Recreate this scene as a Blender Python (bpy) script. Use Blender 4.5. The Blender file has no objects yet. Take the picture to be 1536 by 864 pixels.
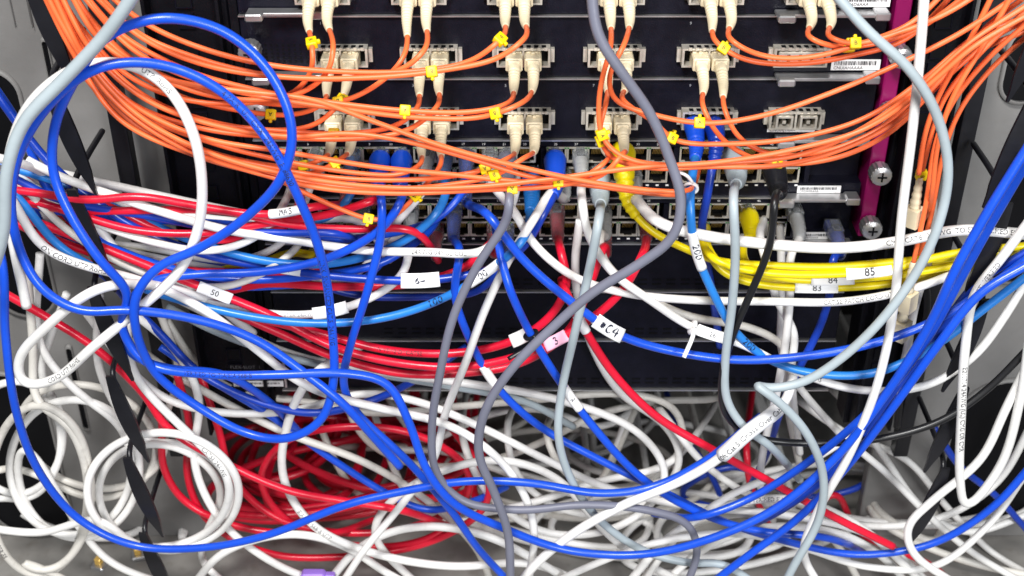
import bpy, bmesh, math, random
from mathutils import Vector, Matrix
random.seed(11)
SC=bpy.context.scene
COL=SC.collection
SC.view_settings.view_transform='Standard'
SC.view_settings.look='None'
SC.view_settings.exposure=0
# ------------------------------------------------------------------ camera
TH=math.radians(32); D=0.98; F=1900.0
CAM=Vector((0,-D*math.cos(TH),D*math.sin(TH)))
FW=Vector((0,math.cos(TH),-math.sin(TH))); UP=Vector((0,math.sin(TH),math.cos(TH))); RT=Vector((1,0,0))
ZF=-0.300
def ray(u,v): return FW+RT*((u-768)/F)+UP*((432-v)/F)
def U(u,v,d=0.0):
    """point on the vertical plane d mm in front of the equipment face"""
    r=ray(u,v); t=(-d/1000.0-CAM.y)/r.y
    p=CAM+r*t
    if p.z<ZF+0.004:
        return UF(u,v,0.004)
    return p
def UF(u,v,h=0.0):
    r=ray(u,v); t=(ZF+h-CAM.z)/r.z
    return CAM+r*t
def proj(p):
    q=p-CAM; w=q.dot(FW)
    return (768+F*q.dot(RT)/w, 432-F*q.dot(UP)/w)
cd=bpy.data.cameras.new("camera"); cam=bpy.data.objects.new("camera",cd); COL.objects.link(cam)
cam.location=CAM; cam.rotation_euler=(math.radians(90)-TH,0,0)
cd.sensor_width=36; cd.lens=36*F/1536; cd.clip_start=0.01; cd.clip_end=50
cd.dof.use_dof=True; cd.dof.focus_distance=0.86; cd.dof.aperture_fstop=9
SC.camera=cam
# ------------------------------------------------------------------ materials
MATS={}
def mat(name,col,rough=0.4,metal=0.0,trans=0.0,var=0.12,bump=0.0,coat=0.0,scale=40,dirt=0.0,spec=0.5):
    if name in MATS: return MATS[name]
    m=bpy.data.materials.new(name); m.use_nodes=True
    nt=m.node_tree; b=nt.nodes["Principled BSDF"]
    tc=nt.nodes.new("ShaderNodeTexCoord"); n=nt.nodes.new("ShaderNodeTexNoise")
    n.inputs["Scale"].default_value=scale; n.inputs["Detail"].default_value=4
    nt.links.new(tc.outputs["Object"],n.inputs["Vector"])
    rp=nt.nodes.new("ShaderNodeValToRGB")
    rp.color_ramp.elements[0].position=0.3; rp.color_ramp.elements[1].position=0.7
    lo=[max(0,c*(1-var)) for c in col]; hi=[min(1,c*(1+var*0.6)) for c in col]
    rp.color_ramp.elements[0].color=(*lo,1); rp.color_ramp.elements[1].color=(*hi,1)
    nt.links.new(n.outputs["Fac"],rp.inputs["Fac"])
    out=rp.outputs["Color"]
    if dirt>0:
        n2=nt.nodes.new("ShaderNodeTexNoise"); n2.inputs["Scale"].default_value=scale*6; n2.inputs["Detail"].default_value=6
        nt.links.new(tc.outputs["Object"],n2.inputs["Vector"])
        r2=nt.nodes.new("ShaderNodeValToRGB"); r2.color_ramp.elements[0].position=0.55; r2.color_ramp.elements[1].position=0.75
        r2.color_ramp.elements[0].color=(0,0,0,1); r2.color_ramp.elements[1].color=(dirt,dirt,dirt,1)
        nt.links.new(n2.outputs["Fac"],r2.inputs["Fac"])
        mx=nt.nodes.new("ShaderNodeMix"); mx.data_type='RGBA'
        nt.links.new(r2.outputs["Color"],mx.inputs[0]); nt.links.new(out,mx.inputs[6])
        mx.inputs[7].default_value=(0.12,0.10,0.08,1); out=mx.outputs[2]
    nt.links.new(out,b.inputs["Base Color"])
    mr=nt.nodes.new("ShaderNodeMapRange"); mr.inputs["To Min"].default_value=max(0.02,rough-0.07); mr.inputs["To Max"].default_value=rough+0.1
    nt.links.new(n.outputs["Fac"],mr.inputs["Value"]); nt.links.new(mr.outputs["Result"],b.inputs["Roughness"])
    b.inputs["Metallic"].default_value=metal
    b.inputs["Specular IOR Level"].default_value=spec
    if trans: b.inputs["Transmission Weight"].default_value=trans
    if coat: b.inputs["Coat Weight"].default_value=coat; b.inputs["Coat Roughness"].default_value=0.2
    if bump:
        bp=nt.nodes.new("ShaderNodeBump"); bp.inputs["Strength"].default_value=bump; bp.inputs["Distance"].default_value=0.001
        n3=nt.nodes.new("ShaderNodeTexNoise"); n3.inputs["Scale"].default_value=scale*8
        nt.links.new(tc.outputs["Object"],n3.inputs["Vector"]); nt.links.new(n3.outputs["Fac"],bp.inputs["Height"])
        nt.links.new(bp.outputs["Normal"],b.inputs["Normal"])
    MATS[name]=m; return m
JK=dict(
 blue=mat("blue_pvc",(0.006,0.072,0.60),0.32,coat=0.15,bump=0.15,scale=25),
 navy=mat("deep_blue_pvc",(0.005,0.042,0.40),0.34,coat=0.12,bump=0.15,scale=25),
 sky=mat("light_blue_pvc",(0.018,0.19,0.60),0.34,coat=0.12,bump=0.15,scale=25),
 white=mat("white_pvc",(0.79,0.78,0.76),0.42,var=0.08,dirt=0.14,bump=0.2,scale=20),
 cream=mat("aged_white_pvc",(0.67,0.645,0.595),0.44,var=0.12,dirt=0.24,bump=0.2,scale=20),
 grey=mat("light_grey_pvc",(0.36,0.42,0.45),0.42,bump=0.15,scale=25),
 slate=mat("slate_grey_pvc",(0.16,0.165,0.215),0.42,bump=0.15,scale=25),
 red=mat("red_pvc",(0.68,0.007,0.032),0.32,coat=0.15,bump=0.15,scale=25),
 yellow=mat("yellow_pvc",(0.88,0.71,0.0),0.36,bump=0.12,scale=25),
 black=mat("black_pvc",(0.008,0.008,0.009),0.35,scale=25),
 orange=mat("orange_fibre_jacket",(0.96,0.165,0.045),0.40,var=0.1,scale=25),
)
M_BEIGE=mat("beige_plastic",(0.76,0.66,0.46),0.4,var=0.06,scale=60)
M_CLEAR=mat("clear_polycarbonate",(0.85,0.88,0.9),0.10,trans=0.9,var=0.02)
M_LABEL=mat("white_paper_label",(0.86,0.86,0.86),0.55,var=0.04,bump=0.1)
M_PINK=mat("pink_paper_label",(0.85,0.45,0.6),0.55,var=0.04)
M_INK=mat("black_ink",(0.012,0.012,0.02),0.5)
M_PEN=mat("blue_black_pen_ink",(0.008,0.010,0.035),0.5)
M_CHAS=mat("dark_chassis_paint",(0.003,0.003,0.005),0.42,var=0.3,bump=0.25,scale=90,spec=.2)
M_CARD=mat("navy_card_paint",(0.005,0.005,0.011),0.36,var=0.25,bump=0.2,scale=120,spec=.2)
M_STEEL=mat("brushed_steel",(0.62,0.62,0.63),0.3,metal=0.85,var=0.15,scale=80)
M_NICK=mat("nickel_plate",(0.70,0.66,0.58),0.3,metal=0.55,var=0.2,scale=150)
M_PORT=mat("dark_socket_plastic",(0.010,0.010,0.011),0.4)
M_GOLD=mat("gold_contact",(0.90,0.58,0.15),0.3,metal=.4)
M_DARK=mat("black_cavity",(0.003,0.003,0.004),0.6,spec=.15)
M_MAG=mat("magenta_paint",(0.24,0.0,0.085),0.4,var=0.08)
M_BLKP=mat("black_plastic",(0.009,0.009,0.012),0.34,var=0.2,scale=60,spec=.4)
M_GREYP=mat("light_grey_powder_coat",(0.20,0.195,0.19),0.5,var=0.12,dirt=0.08,bump=0.2,scale=20)
M_BACK=mat("dark_cabinet_interior",(0.015,0.014,0.013),0.6,var=0.2,scale=10)
M_FLOOR=mat("grey_floor_steel",(0.25,0.24,0.225),0.42,var=0.25,dirt=0.4,bump=0.2,scale=14)
M_YEL=mat("yellow_clip_plastic",(0.92,0.66,0.0),0.4)
M_PURP=mat("lilac_plastic",(0.35,0.2,0.75),0.4)
M_LED=mat("grey_print",(0.33,0.34,0.37),0.5)
M_FAINT=mat("faint_panel_print",(0.10,0.10,0.11),0.5)
# ------------------------------------------------------------------ helpers
def mk(name,verts,faces,mats,parent=None,origin=None,smooth=True,fm=None):
    if parent is not None:
        off=Vector((0,0,0)); q=parent
        while q is not None: off+=q.location; q=q.parent
    else:
        off=Vector(origin) if origin is not None else Vector(verts[0])
    me=bpy.data.meshes.new(name)
    me.from_pydata([tuple(Vector(v)-off) for v in verts],[],faces)
    if not isinstance(mats,(list,tuple)): mats=[mats]
    for m in mats: me.materials.append(m)
    if fm:
        for i,k in enumerate(fm): me.polygons[i].material_index=k
    if smooth: me.polygons.foreach_set("use_smooth",[True]*len(me.polygons))
    me.update()
    ob=bpy.data.objects.new(name,me); COL.objects.link(ob)
    if parent is not None: ob.parent=parent
    else: ob.location=off
    return ob
def tag(o,label,cat,group=None,kind=None):
    o["label"]=label; o["category"]=cat
    if group: o["group"]=group
    if kind: o["kind"]=kind
    return o
def boxmesh(x0,x1,y0,y1,z0,z1,bev=0.0008,segs=2):
    bm=bmesh.new(); bmesh.ops.create_cube(bm,size=1)
    for v in bm.verts:
        v.co=Vector(((x0+x1)/2+v.co.x*(x1-x0),(y0+y1)/2+v.co.y*(y1-y0),(z0+z1)/2+v.co.z*(z1-z0)))
    if bev>0: bmesh.ops.bevel(bm,geom=bm.edges[:],offset=bev,segments=segs,affect='EDGES',profile=0.6)
    vs=[v.co.copy() for v in bm.verts]; bm.verts.index_update(); fs=[[v.index for v in f.verts] for f in bm.faces]
    bm.free(); return vs,fs
class MB:
    def __init__(s): s.v=[];s.f=[];s.m=[]
    def add(s,vs,fs,mi=0):
        o=len(s.v); s.v+=[Vector(a) for a in vs]; s.f+=[[i+o for i in f] for f in fs]; s.m+=[mi]*len(fs)
    def box(s,x0,x1,y0,y1,z0,z1,mi=0,bev=0.0): s.add(*boxmesh(min(x0,x1),max(x0,x1),min(y0,y1),max(y0,y1),min(z0,z1),max(z0,z1),bev,1),mi)
    def make(s,name,mats,parent=None,origin=None,smooth=False): return mk(name,s.v,s.f,mats,parent,origin,smooth,s.m)
def catmull(P,step=0.003,smooth=6):
    P=[Vector(p) for p in P]
    Q=[P[0]*2-P[1]]+P+[P[-1]*2-P[-2]]
    out=[]
    for i in range(1,len(Q)-2):
        p0,p1,p2,p3=Q[i-1:i+3]
        t0=0;t1=t0+max(1e-5,(p1-p0).length)**.5;t2=t1+max(1e-5,(p2-p1).length)**.5;t3=t2+max(1e-5,(p3-p2).length)**.5
        n=max(3,int((p2-p1).length/step))
        for k in range(n):
            t=t1+(t2-t1)*k/n
            A1=p0*((t1-t)/(t1-t0))+p1*((t-t0)/(t1-t0));A2=p1*((t2-t)/(t2-t1))+p2*((t-t1)/(t2-t1));A3=p2*((t3-t)/(t3-t2))+p3*((t-t2)/(t3-t2))
            B1=A1*((t2-t)/(t2-t0))+A2*((t-t0)/(t2-t0));B2=A2*((t3-t)/(t3-t1))+A3*((t-t1)/(t3-t1))
            out.append(B1*((t2-t)/(t2-t1))+B2*((t-t1)/(t2-t1)))
    out.append(P[-1])
    return resample(out,step,smooth)
def resample(out,step,smooth):
    L=[0]
    for a,b in zip(out,out[1:]): L.append(L[-1]+(b-a).length)
    n=max(4,int(L[-1]/step)); res=[];j=0
    for k in range(n+1):
        s=L[-1]*k/n
        while j<len(L)-2 and L[j+1]<s: j+=1
        w=(s-L[j])/max(1e-9,L[j+1]-L[j]); res.append(out[j].lerp(out[j+1],min(1,max(0,w))))
    for _ in range(smooth):
        res=[res[0]]+[ (res[i-1]+res[i]*2+res[i+1])/4 for i in range(1,len(res)-1)]+[res[-1]]
    return res
def frames(path):
    T=[]
    n=len(path)
    for i in range(n):
        t=(path[min(n-1,i+1)]-path[max(0,i-1)])
        T.append(t.normalized() if t.length>1e-9 else Vector((1,0,0)))
    a=Vector((0,0,1)) if abs(T[0].z)<0.9 else Vector((1,0,0))
    N=[(a-T[0]*a.dot(T[0])).normalized()]
    for i in range(1,n):
        v=N[-1]-T[i]*N[-1].dot(T[i]); N.append(v.normalized())
    return T,N
def tube(path,r,sides=10,flat=1.0):
    T,N=frames(path); vs=[];fs=[]
    n=len(path)
    for i in range(n):
        B=T[i].cross(N[i]); rr=r[i] if isinstance(r,(list,tuple)) else r
        for k in range(sides):
            a=2*math.pi*k/sides
            vs.append(path[i]+N[i]*(math.cos(a)*rr)+B*(math.sin(a)*rr*flat))
    for i in range(n-1):
        for k in range(sides):
            k2=(k+1)%sides
            fs.append([i*sides+k,i*sides+k2,(i+1)*sides+k2,(i+1)*sides+k])
    fs.append(list(range(sides))[::-1]); fs.append([(n-1)*sides+k for k in range(sides)])
    return vs,fs
def text_mesh(s,size):
    c=bpy.data.curves.new("tmp_text",'FONT'); c.body=s; c.size=size; c.resolution_u=2
    o=bpy.data.objects.new("tmp_text",c); COL.objects.link(o)
    bpy.context.view_layer.update()
    dg=bpy.context.evaluated_depsgraph_get()
    me=bpy.data.meshes.new_from_object(o.evaluated_get(dg))
    vs=[v.co.copy() for v in me.vertices]; fs=[list(p.vertices) for p in me.polygons]
    bpy.data.objects.remove(o); bpy.data.curves.remove(c); bpy.data.meshes.remove(me)
    return vs,fs
GL={'C':[[(.55,.85),(.40,1),(.18,.85),(.05,.5),(.15,.12),(.38,0),(.58,.14)]],
 '4':[[(.30,1),(.05,.42),(.62,.46)],[(.50,.95),(.42,-.12)]],
 '*':[[(.1,.2),(.5,.8)],[(.1,.8),(.5,.2)],[(.3,.1),(.3,.9)],[(.05,.5),(.55,.5)],[(.12,.35),(.48,.62)],[(.14,.65),(.46,.38)]],
 '0':[[(.3,1),(.08,.75),(.05,.35),(.25,0),(.48,.2),(.52,.7),(.3,1),(.2,.95)]],
 '1':[[(.15,.85),(.3,1),(.25,0)]],
 '2':[[(.05,.8),(.25,1),(.48,.8),(.35,.4),(.05,.02),(.25,.06),(.55,.03)]],
 '6':[[(.34,.75),(.12,.55),(.05,.30),(.22,.08),(.40,.28),(.28,.48),(.08,.36)]],
 '-':[[(-.30,.38),(.30,.42)]],
 '3':[[(.08,.9),(.3,1),(.48,.8),(.25,.55),(.5,.35),(.35,.02),(.05,.08)]],
 'A':[[(0,0),(.28,1),(.52,0)],[(.1,.38),(.45,.4)]],
 '5':[[(.5,1),(.12,.95),(.1,.55),(.35,.6),(.5,.3),(.3,0),(.05,.08)]],
 'M':[[(0,0),(.1,1),(.3,.4),(.5,1),(.6,0)]],
 'S':[[(.5,.85),(.25,1),(.08,.75),(.45,.4),(.4,.08),(.05,.08)]],
 ' ':[]}
def hand_mesh(s,size):
    vs=[];fs=[];x=0
    for ch in s:
        for st in GL.get(ch,[]):
            P=catmull([Vector((a*size+x,b*size*.8+a*size*.12,0)) for a,b in st],size*.08,1)
            w=size*.075
            for i,p in enumerate(P):
                t=(P[min(len(P)-1,i+1)]-P[max(0,i-1)]).normalized(); nn=Vector((-t.y,t.x,0))
                ww=w*(.75+.4*math.sin(i*.7+x*900))
                vs+=[p+nn*ww,p-nn*ww]
                if i: k=len(vs); fs.append([k-4,k-3,k-1,k-2])
        x+=size*.74
    return vs,fs
FRONT=Vector((0,-0.85,0.53))
def at(path,s,step):
    x=s/step; i=int(max(0,min(len(path)-2,math.floor(x)))); w=x-i
    p=path[i].lerp(path[i+1],max(0,min(1,w)))
    a=path[max(0,i-3)]; b=path[min(len(path)-1,i+4)]
    T=(b-a).normalized(); N=(FRONT-T*FRONT.dot(T)).normalized(); return p,T,N
def plen(path): return sum((b-a).length for a,b in zip(path,path[1:]))
def near(path,u,v):
    best=0;bd=1e9
    for i,p in enumerate(path):
        q=proj(p); d=(q[0]-u)**2+(q[1]-v)**2
        if d<bd: bd=d;best=i
    return best
def print_on(cab,path,r,u,v,s,size,matl=None,flat=False,off=0.00015,hand=False):
    i=near(path,u,v); P=path
    T=(P[min(len(P)-1,i+3)]-P[max(0,i-3)])
    if T.x<0 : P=path[::-1]; i=len(P)-1-i
    step=plen(P)/(len(P)-1)
    vs,fs=hand_mesh(s,size) if hand else text_mesh(s,size)
    if not vs: return
    w=max(a.x for a in vs); x0=i*step-w/2
    h=size*(0.40 if hand else 0.35)
    out=[]
    for a in vs:
        p,T,N=at(P,x0+a.x,step); B=N.cross(T)
        y=a.y-h
        if flat: out.append(p+N*(r+off)+B*y)
        else:
            an=y/r; out.append(p+(N*math.cos(an)+B*math.sin(an))*(r+off))
    return mk("handwritten_text" if hand else "printed_text",out,fs,matl or (M_PEN if hand else M_INK),cab,smooth=False)
def flag(cab,path,r,u,v,w,h,txt=None,size=None,m=None,ink=None,hand=False):
    i=near(path,u,v); P=path
    T=(P[min(len(P)-1,i+3)]-P[max(0,i-3)])
    if T.x<0 : P=path[::-1]; i=len(P)-1-i
    step=plen(P)/(len(P)-1); n=10; vs=[];fs=[]
    m_=7
    for a in range(n+1):
        p,T,N=at(P,i*step+(a/n-0.5)*w,step); B=N.cross(T)
        for b in range(m_+1):
            y=(b/m_-0.5)*h
            c=-0.10*(abs(y)**2)/max(h,1e-6)*2
            vs.append(p+N*(r+0.0004+c)+B*y)
    for a in range(n):
        for b in range(m_):
            k=a*(m_+1)+b; fs.append([k,k+m_+1,k+m_+2,k+1])
    o=len(vs)
    base=list(vs)
    for a in range(n+1):
        p,T,N=at(P,i*step+(a/n-0.5)*w,step)
        for b in range(m_+1): vs.append(base[a*(m_+1)+b]-N*0.00035)
    for a in range(n):
        for b in range(m_):
            k=o+a*(m_+1)+b; fs.append([k+1,k+m_+2,k+m_+1,k])
    rim=[a*(m_+1) for a in range(n+1)]+[n*(m_+1)+b for b in range(1,m_+1)]+[a*(m_+1)+m_ for a in range(n-1,-1,-1)]+[b for b in range(m_-1,0,-1)]
    for k in range(len(rim)):
        a,b=rim[k],rim[(k+1)%len(rim)]; fs.append([b,a,a+o,b+o])
    mk("label",vs,fs,m or M_LABEL,cab)
    sl=[at(P,i*step+(a/12-0.5)*w*0.98,step)[0] for a in range(13)]
    vv,ff=tube(sl,r+0.00025,12); mk("label_wrap",vv,ff,m or M_LABEL,cab)
    if txt:
        print_on(cab,path,r,*proj(path[near(path,u,v)]),txt,size or h*0.75,ink,flat=True,off=0.0009,hand=hand)
def wrap(cab,path,r,u,v,w,txt=None,size=None,m=None,name="label",hand=True):
    i=near(path,u,v); step=plen(path)/(len(path)-1)
    sl=[at(path,i*step+(a/14-0.5)*w,step)[0] for a in range(15)]
    vv,ff=tube(sl,r+0.0005,14); mk(name,vv,ff,m or M_LABEL,cab)
    if txt: print_on(cab,path,r+0.0005,u,v,txt,size or r*1.3,hand=hand)
def slice_path(path,s0,s1,n=16):
    step=plen(path)/(len(path)-1); return [at(path,s0+(s1-s0)*k/n,step)[0] for k in range(n+1)]
# plugs -----------------------------------------------------------
def rj_plug(cab,port,path,boot=None,bs=1.0):
    x,y,z=port
    mb=MB(); mb.box(x-.0058,x+.0058,y-.010,y+.008,z-.004,z+.0045,0,.0006)
    mb.box(x-.003,x+.003,y-.013,y+.003,z+.0052,z+.0064,0,.0003)
    mb.box(x-.0045,x+.0045,y-.006,y+.007,z-.003,z+.003,1,.0003)
    mb.make("plug",[M_CLEAR,boot or cab.data.materials[0]],cab)
    if boot is not None:
        sp=slice_path(path,0.007,0.050*(1+(bs-1)*.8),60); rr=[]
        for k in range(61):
            t=k/60; b=(.0076*(1-t)*bs+.0040*t)
            if t>0.45 and int(t*24)%2==0: b*=0.86
            if t<0.06: b*=0.9
            rr.append(b)
        v,f=tube(sp,rr,14); mk("boot",v,f,boot,cab)
    else:
        sp=slice_path(path,0.004,0.036,30); rr=[ (.0062*(1-k/30)+.0044*k/30)*(0.9 if k>12 and k%4<2 else 1) for k in range(31)]
        v,f=tube(sp,rr,12); mk("clear_boot",v,f,M_CLEAR,cab)
def sc_plug(cab,port,path,r=0.0015):
    x,y,z=port
    mb=MB(); mb.box(x-.0058,x+.0058,y-.020,y+.004,z-.0047,z+.0047,0,.0009)
    mb.box(x-.0042,x+.0042,y-.0225,y-.0195,z-.0040,z+.0040,0,.0006)
    mb.box(x-.0012,x+.0012,y-.012,y-.001,z+.0047,z+.0060,0,.0003)
    mb.box(x-.0052,x+.0052,y-.0085,y-.0065,z+.0044,z+.0054,0,.0003)
    mb.make("plug",[M_BEIGE],cab)
    sp=slice_path(path,0.021,0.060,66); rr=[]
    for k in range(67):
        t=k/66; b=.0045*(1-t)+.0023*t
        if t>0.12 and (k%5)<2: b*=0.86
        rr.append(b)
    v,f=tube(sp,rr,12); mk("boot",v,f,M_BEIGE,cab)
CABLES={}
def cable(key,col,pts,d=80,r=3.0,port=None,plug=None,boot=None,label="",group=None,name="network_cable",step=0.003,sides=12,smooth=8,amp=3.0,raw=None,bs=1.0):
    P=[]
    pp=None
    ph=random.uniform(0,6.28)
    if port is not None:
        pp=U(port[0],port[1],0)
        if plug=='sc': P+=[pp,pp+Vector((0,-.020,0)),pp+Vector((0,-.036,-.006))]
        else: P+=[pp,pp+Vector((0,-.015,0)),pp+Vector((0,-.030,-.005))]
    if raw: P+=raw
    for i,q in enumerate(pts):
        dd=q[2] if len(q)>2 else d+amp*math.sin(ph+i*1.3)
        P.append(U(q[0],q[1],dd))
    path=catmull(P,step,smooth)
    v,f=tube(path,r/1000,sides)
    o=mk(name,v,f,JK[col],None,path[len(path)//2])
    tag(o,label,"cable",group)
    if plug=='sc': sc_plug(o,pp,path)
    if plug=='rj': rj_plug(o,pp,path,boot,bs)
    CABLES[key]=(o,path,r/1000)
    return o,path,r/1000
# ------------------------------------------------------------------ setting
def wallbox(name,x0,x1,y0,y1,z0,z1,m,bev=.001):
    v,f=boxmesh(x0,x1,y0,y1,z0,z1,bev); return mk(name,v,f,m,None,((x0+x1)/2,y0,z0),smooth=False)
fl=wallbox("floor",-.75,.75,-.35,.80,ZF-.02,ZF,M_FLOOR); tag(fl,"grey painted steel cabinet floor strewn with cables","floor",kind="structure")
bw=wallbox("wall",-.75,.75,.42,.44,ZF,.6,M_BACK); tag(bw,"shadowy dark back wall of the equipment cabinet","wall",kind="structure")
XL=lambda px,py:U(px,py,0).x
def Z(py): return U(768,py,0).z
def rail(x0,x1,lab):
    zb=Z(640)
    mb=MB(); mb.box(x0,x1,.004,.030,zb,.42,0,.001)
    mb.box(x0+.004,x0+.0065,-.012,.004,zb,.42,0,.0004)
    mb.box(x1-.0065,x1-.004,-.006,.004,zb,.42,0,.0004)
    o=mb.make("rack_post",[M_CHAS],None,((x0+x1)/2,0,zb)); tag(o,lab,"rack post","equipment rack posts")
    z=zb+.02
    hm=MB(); fr=MB()
    k=0
    while z<.40:
        xc=(x0+x1)/2
        hm.box(xc-.0048,xc+.0048,.0022,.0035,z-.0048,z+.0048,0)
        for (a,b,c,e) in ((-.0056,.0056,.0049,.0054),(-.0056,.0056,-.0054,-.0049),(-.0056,-.0050,-.0048,.0048),(.0050,.0056,-.0048,.0048)):
            fr.box(xc+a,xc+b,.0018,.0038,z+c,z+e)
        z+=.0222 if k%2 else .0145; k+=1
    h=hm.make("mounting_holes",[M_DARK],o); h["kind"]="stuff"
    h=fr.make("mounting_hole_edges",[M_CARD],o); h["kind"]="stuff"
    return o
rail(XL(208,0),XL(338,0),"black steel rack post with square mounting holes")
rail(XL(1378,0),XL(1470,0),"black steel rack post beside the magenta chassis edge")
def slotpanel(x0,x1,y,slots,lab):
    mb=MB(); mb.box(x0,x1,y,y+.012,ZF,.45,0,.001)
    o=mb.make("cabinet_side_panel",[M_GREYP],None,((x0+x1)/2,y,ZF)); tag(o,lab,"cabinet panel","cabinet side panels")
    for (cx,cz,w,h) in slots:
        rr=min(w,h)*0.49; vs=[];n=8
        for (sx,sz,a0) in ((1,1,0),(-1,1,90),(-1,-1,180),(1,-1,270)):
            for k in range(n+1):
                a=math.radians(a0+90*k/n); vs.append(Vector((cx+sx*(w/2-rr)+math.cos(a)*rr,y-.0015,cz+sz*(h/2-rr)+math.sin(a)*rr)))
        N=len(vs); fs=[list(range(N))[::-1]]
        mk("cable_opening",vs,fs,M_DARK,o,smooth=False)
        o2=[]
        for vv in vs:
            dv=(vv-Vector((cx,vv.y,cz))); o2.append(vv+dv.normalized()*.003+Vector((0,-.002,0)))
        allv=[a+Vector((0,-.002,0)) for a in vs]+o2+[a+Vector((0,.003,0)) for a in o2]
        ff=[]
        for k in range(N):
            k2=(k+1)%N; ff.append([k,k2,N+k2,N+k]); ff.append([N+k,N+k2,2*N+k2,2*N+k])
        mk("opening_rim",allv,ff,M_GREYP,o)
    return o
pz=lambda u,v:(U(u,v,-45).x,U(u,v,-45).z)
def sl(u0,v0,u1,v1):
    a=pz(u0,v0); b=pz(u1,v1); return ((a[0]+b[0])/2,(a[1]+b[1])/2,abs(a[0]-b[0]),abs(a[1]-b[1]))
slotpanel(-.62,XL(196,0),.045,[sl(8,-40,24,34),sl(34,-40,50,34),sl(-60,105,50,235),sl(64,60,84,120),sl(-40,300,90,470),sl(-70,560,95,850),sl(100,520,135,640)],"light grey cabinet side panel with dark cable openings")
slotpanel(XL(1475,0),.62,.045,[sl(1520,40,1560,150),sl(1445,570,1540,790),sl(1500,230,1570,420)],"light grey cabinet side panel with dark oval opening")
# ------------------------------------------------------------------ chassis
X0=XL(345,0); X1=XL(1338,0)
mb=MB(); mb.box(X0-.002,X1+.002,.022,.36,Z(592),Z(-120),0,.001)
mb.box(X0-.002,X0+.004,.000,.022,Z(592),Z(-120),0,.0005)
chas=mb.make("switch_chassis",[M_CHAS],None,((X0+X1)/2,.02,Z(592))); tag(chas,"tall black network switch chassis filled with line cards","network switch")
mb=MB(); mb.box(X1+.0025,X1+.0135,-.003,.03,Z(352),Z(-120),0,.0008); mb.make("magenta_edge_strip",[M_MAG],chas)
def screw(parent,x,z,r=.0078):
    prof=[(0,.0),(r*.55,0),(r*.55,-.005),(r*.95,-.0055),(r,-.0065),(r,-.0155),(r*.9,-.0165),(r*.55,-.0175),(0.0004,-.0178)]
    n=32; vs=[];fs=[]
    for j,(rr,y) in enumerate(prof):
        for k in range(n):
            kk=rr*(0.94 if (3<=j<=5 and k%2) else 1); a=2*math.pi*k/n
            vs.append(Vector((x+math.cos(a)*kk,y,z+math.sin(a)*kk)))
    for j in range(len(prof)-1):
        for k in range(n):
            k2=(k+1)%n; fs.append([j*n+k,(j+1)*n+k,(j+1)*n+k2,j*n+k2])
    fs.append([ (len(prof)-1)*n+k for k in range(n)])
    s=mk("thumb_screw",vs,fs,M_STEEL,parent,smooth=False)
    m2=MB(); m2.box(x-.0034,x+.0034,-.0183,-.0176,z-.0006,z+.0006); m2.box(x-.0006,x+.0006,-.0184,-.0177,z-.0034,z+.0034)
    m2.make("screw_slot",[M_DARK],s)
def lever(parent,x0,x1,z):
    m=MB(); m.box(x0,x1,-.012,-.001,z-.0012,z+.0012,0,.0005)
    m.box(x0,x0+.012,-.018,-.011,z-.0030,z+.0022,0,.001)
    m.box(x1-.010,x1,-.014,-.001,z-.0028,z+.0028,0,.0008)
    m.make("ejector_lever",[M_STEEL],parent)
def sticker(parent,x0,x1,z0,z1,txt,y=-.0016,bars=True):
    m=MB(); m.box(x0,x1,y,y+.0012,z0,z1,0); m.make("barcode_sticker",[M_LABEL],parent)
    b=MB(); x=x0+.002
    while x<x1-.003 and bars:
        w=random.choice([.0003,.0005,.0008]); b.box(x,x+w,y-.0003,y-.0001,z0+(z1-z0)*.5,z1-.0008); x+=w+random.choice([.0003,.0005,.0007])
    if bars: b.make("barcode",[M_INK],parent)["kind"]="stuff"
    vs,fs=text_mesh(txt,(z1-z0)*.42)
    if vs:
        w=max(a.x for a in vs); sc=min(1,(x1-x0-.003)/w)
        mk("printed_text",[Vector((x0+.0015+a.x*sc,y-.0004,z0+.0008+a.y)) for a in vs],fs,M_INK,parent,smooth=False)
def ptext(parent,x,z,txt,size,y,m=M_LED):
    vs,fs=text_mesh(txt,size)
    if vs: mk("printed_text",[Vector((x+a.x,y-.0004,z+a.y)) for a in vs],fs,m,parent,smooth=False)
cages={ -14:[485,629,772,925,1073,1218], 80:[513,647,785,921,1061,1198], 174:[518,650,787,917,1060,1190]}
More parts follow.
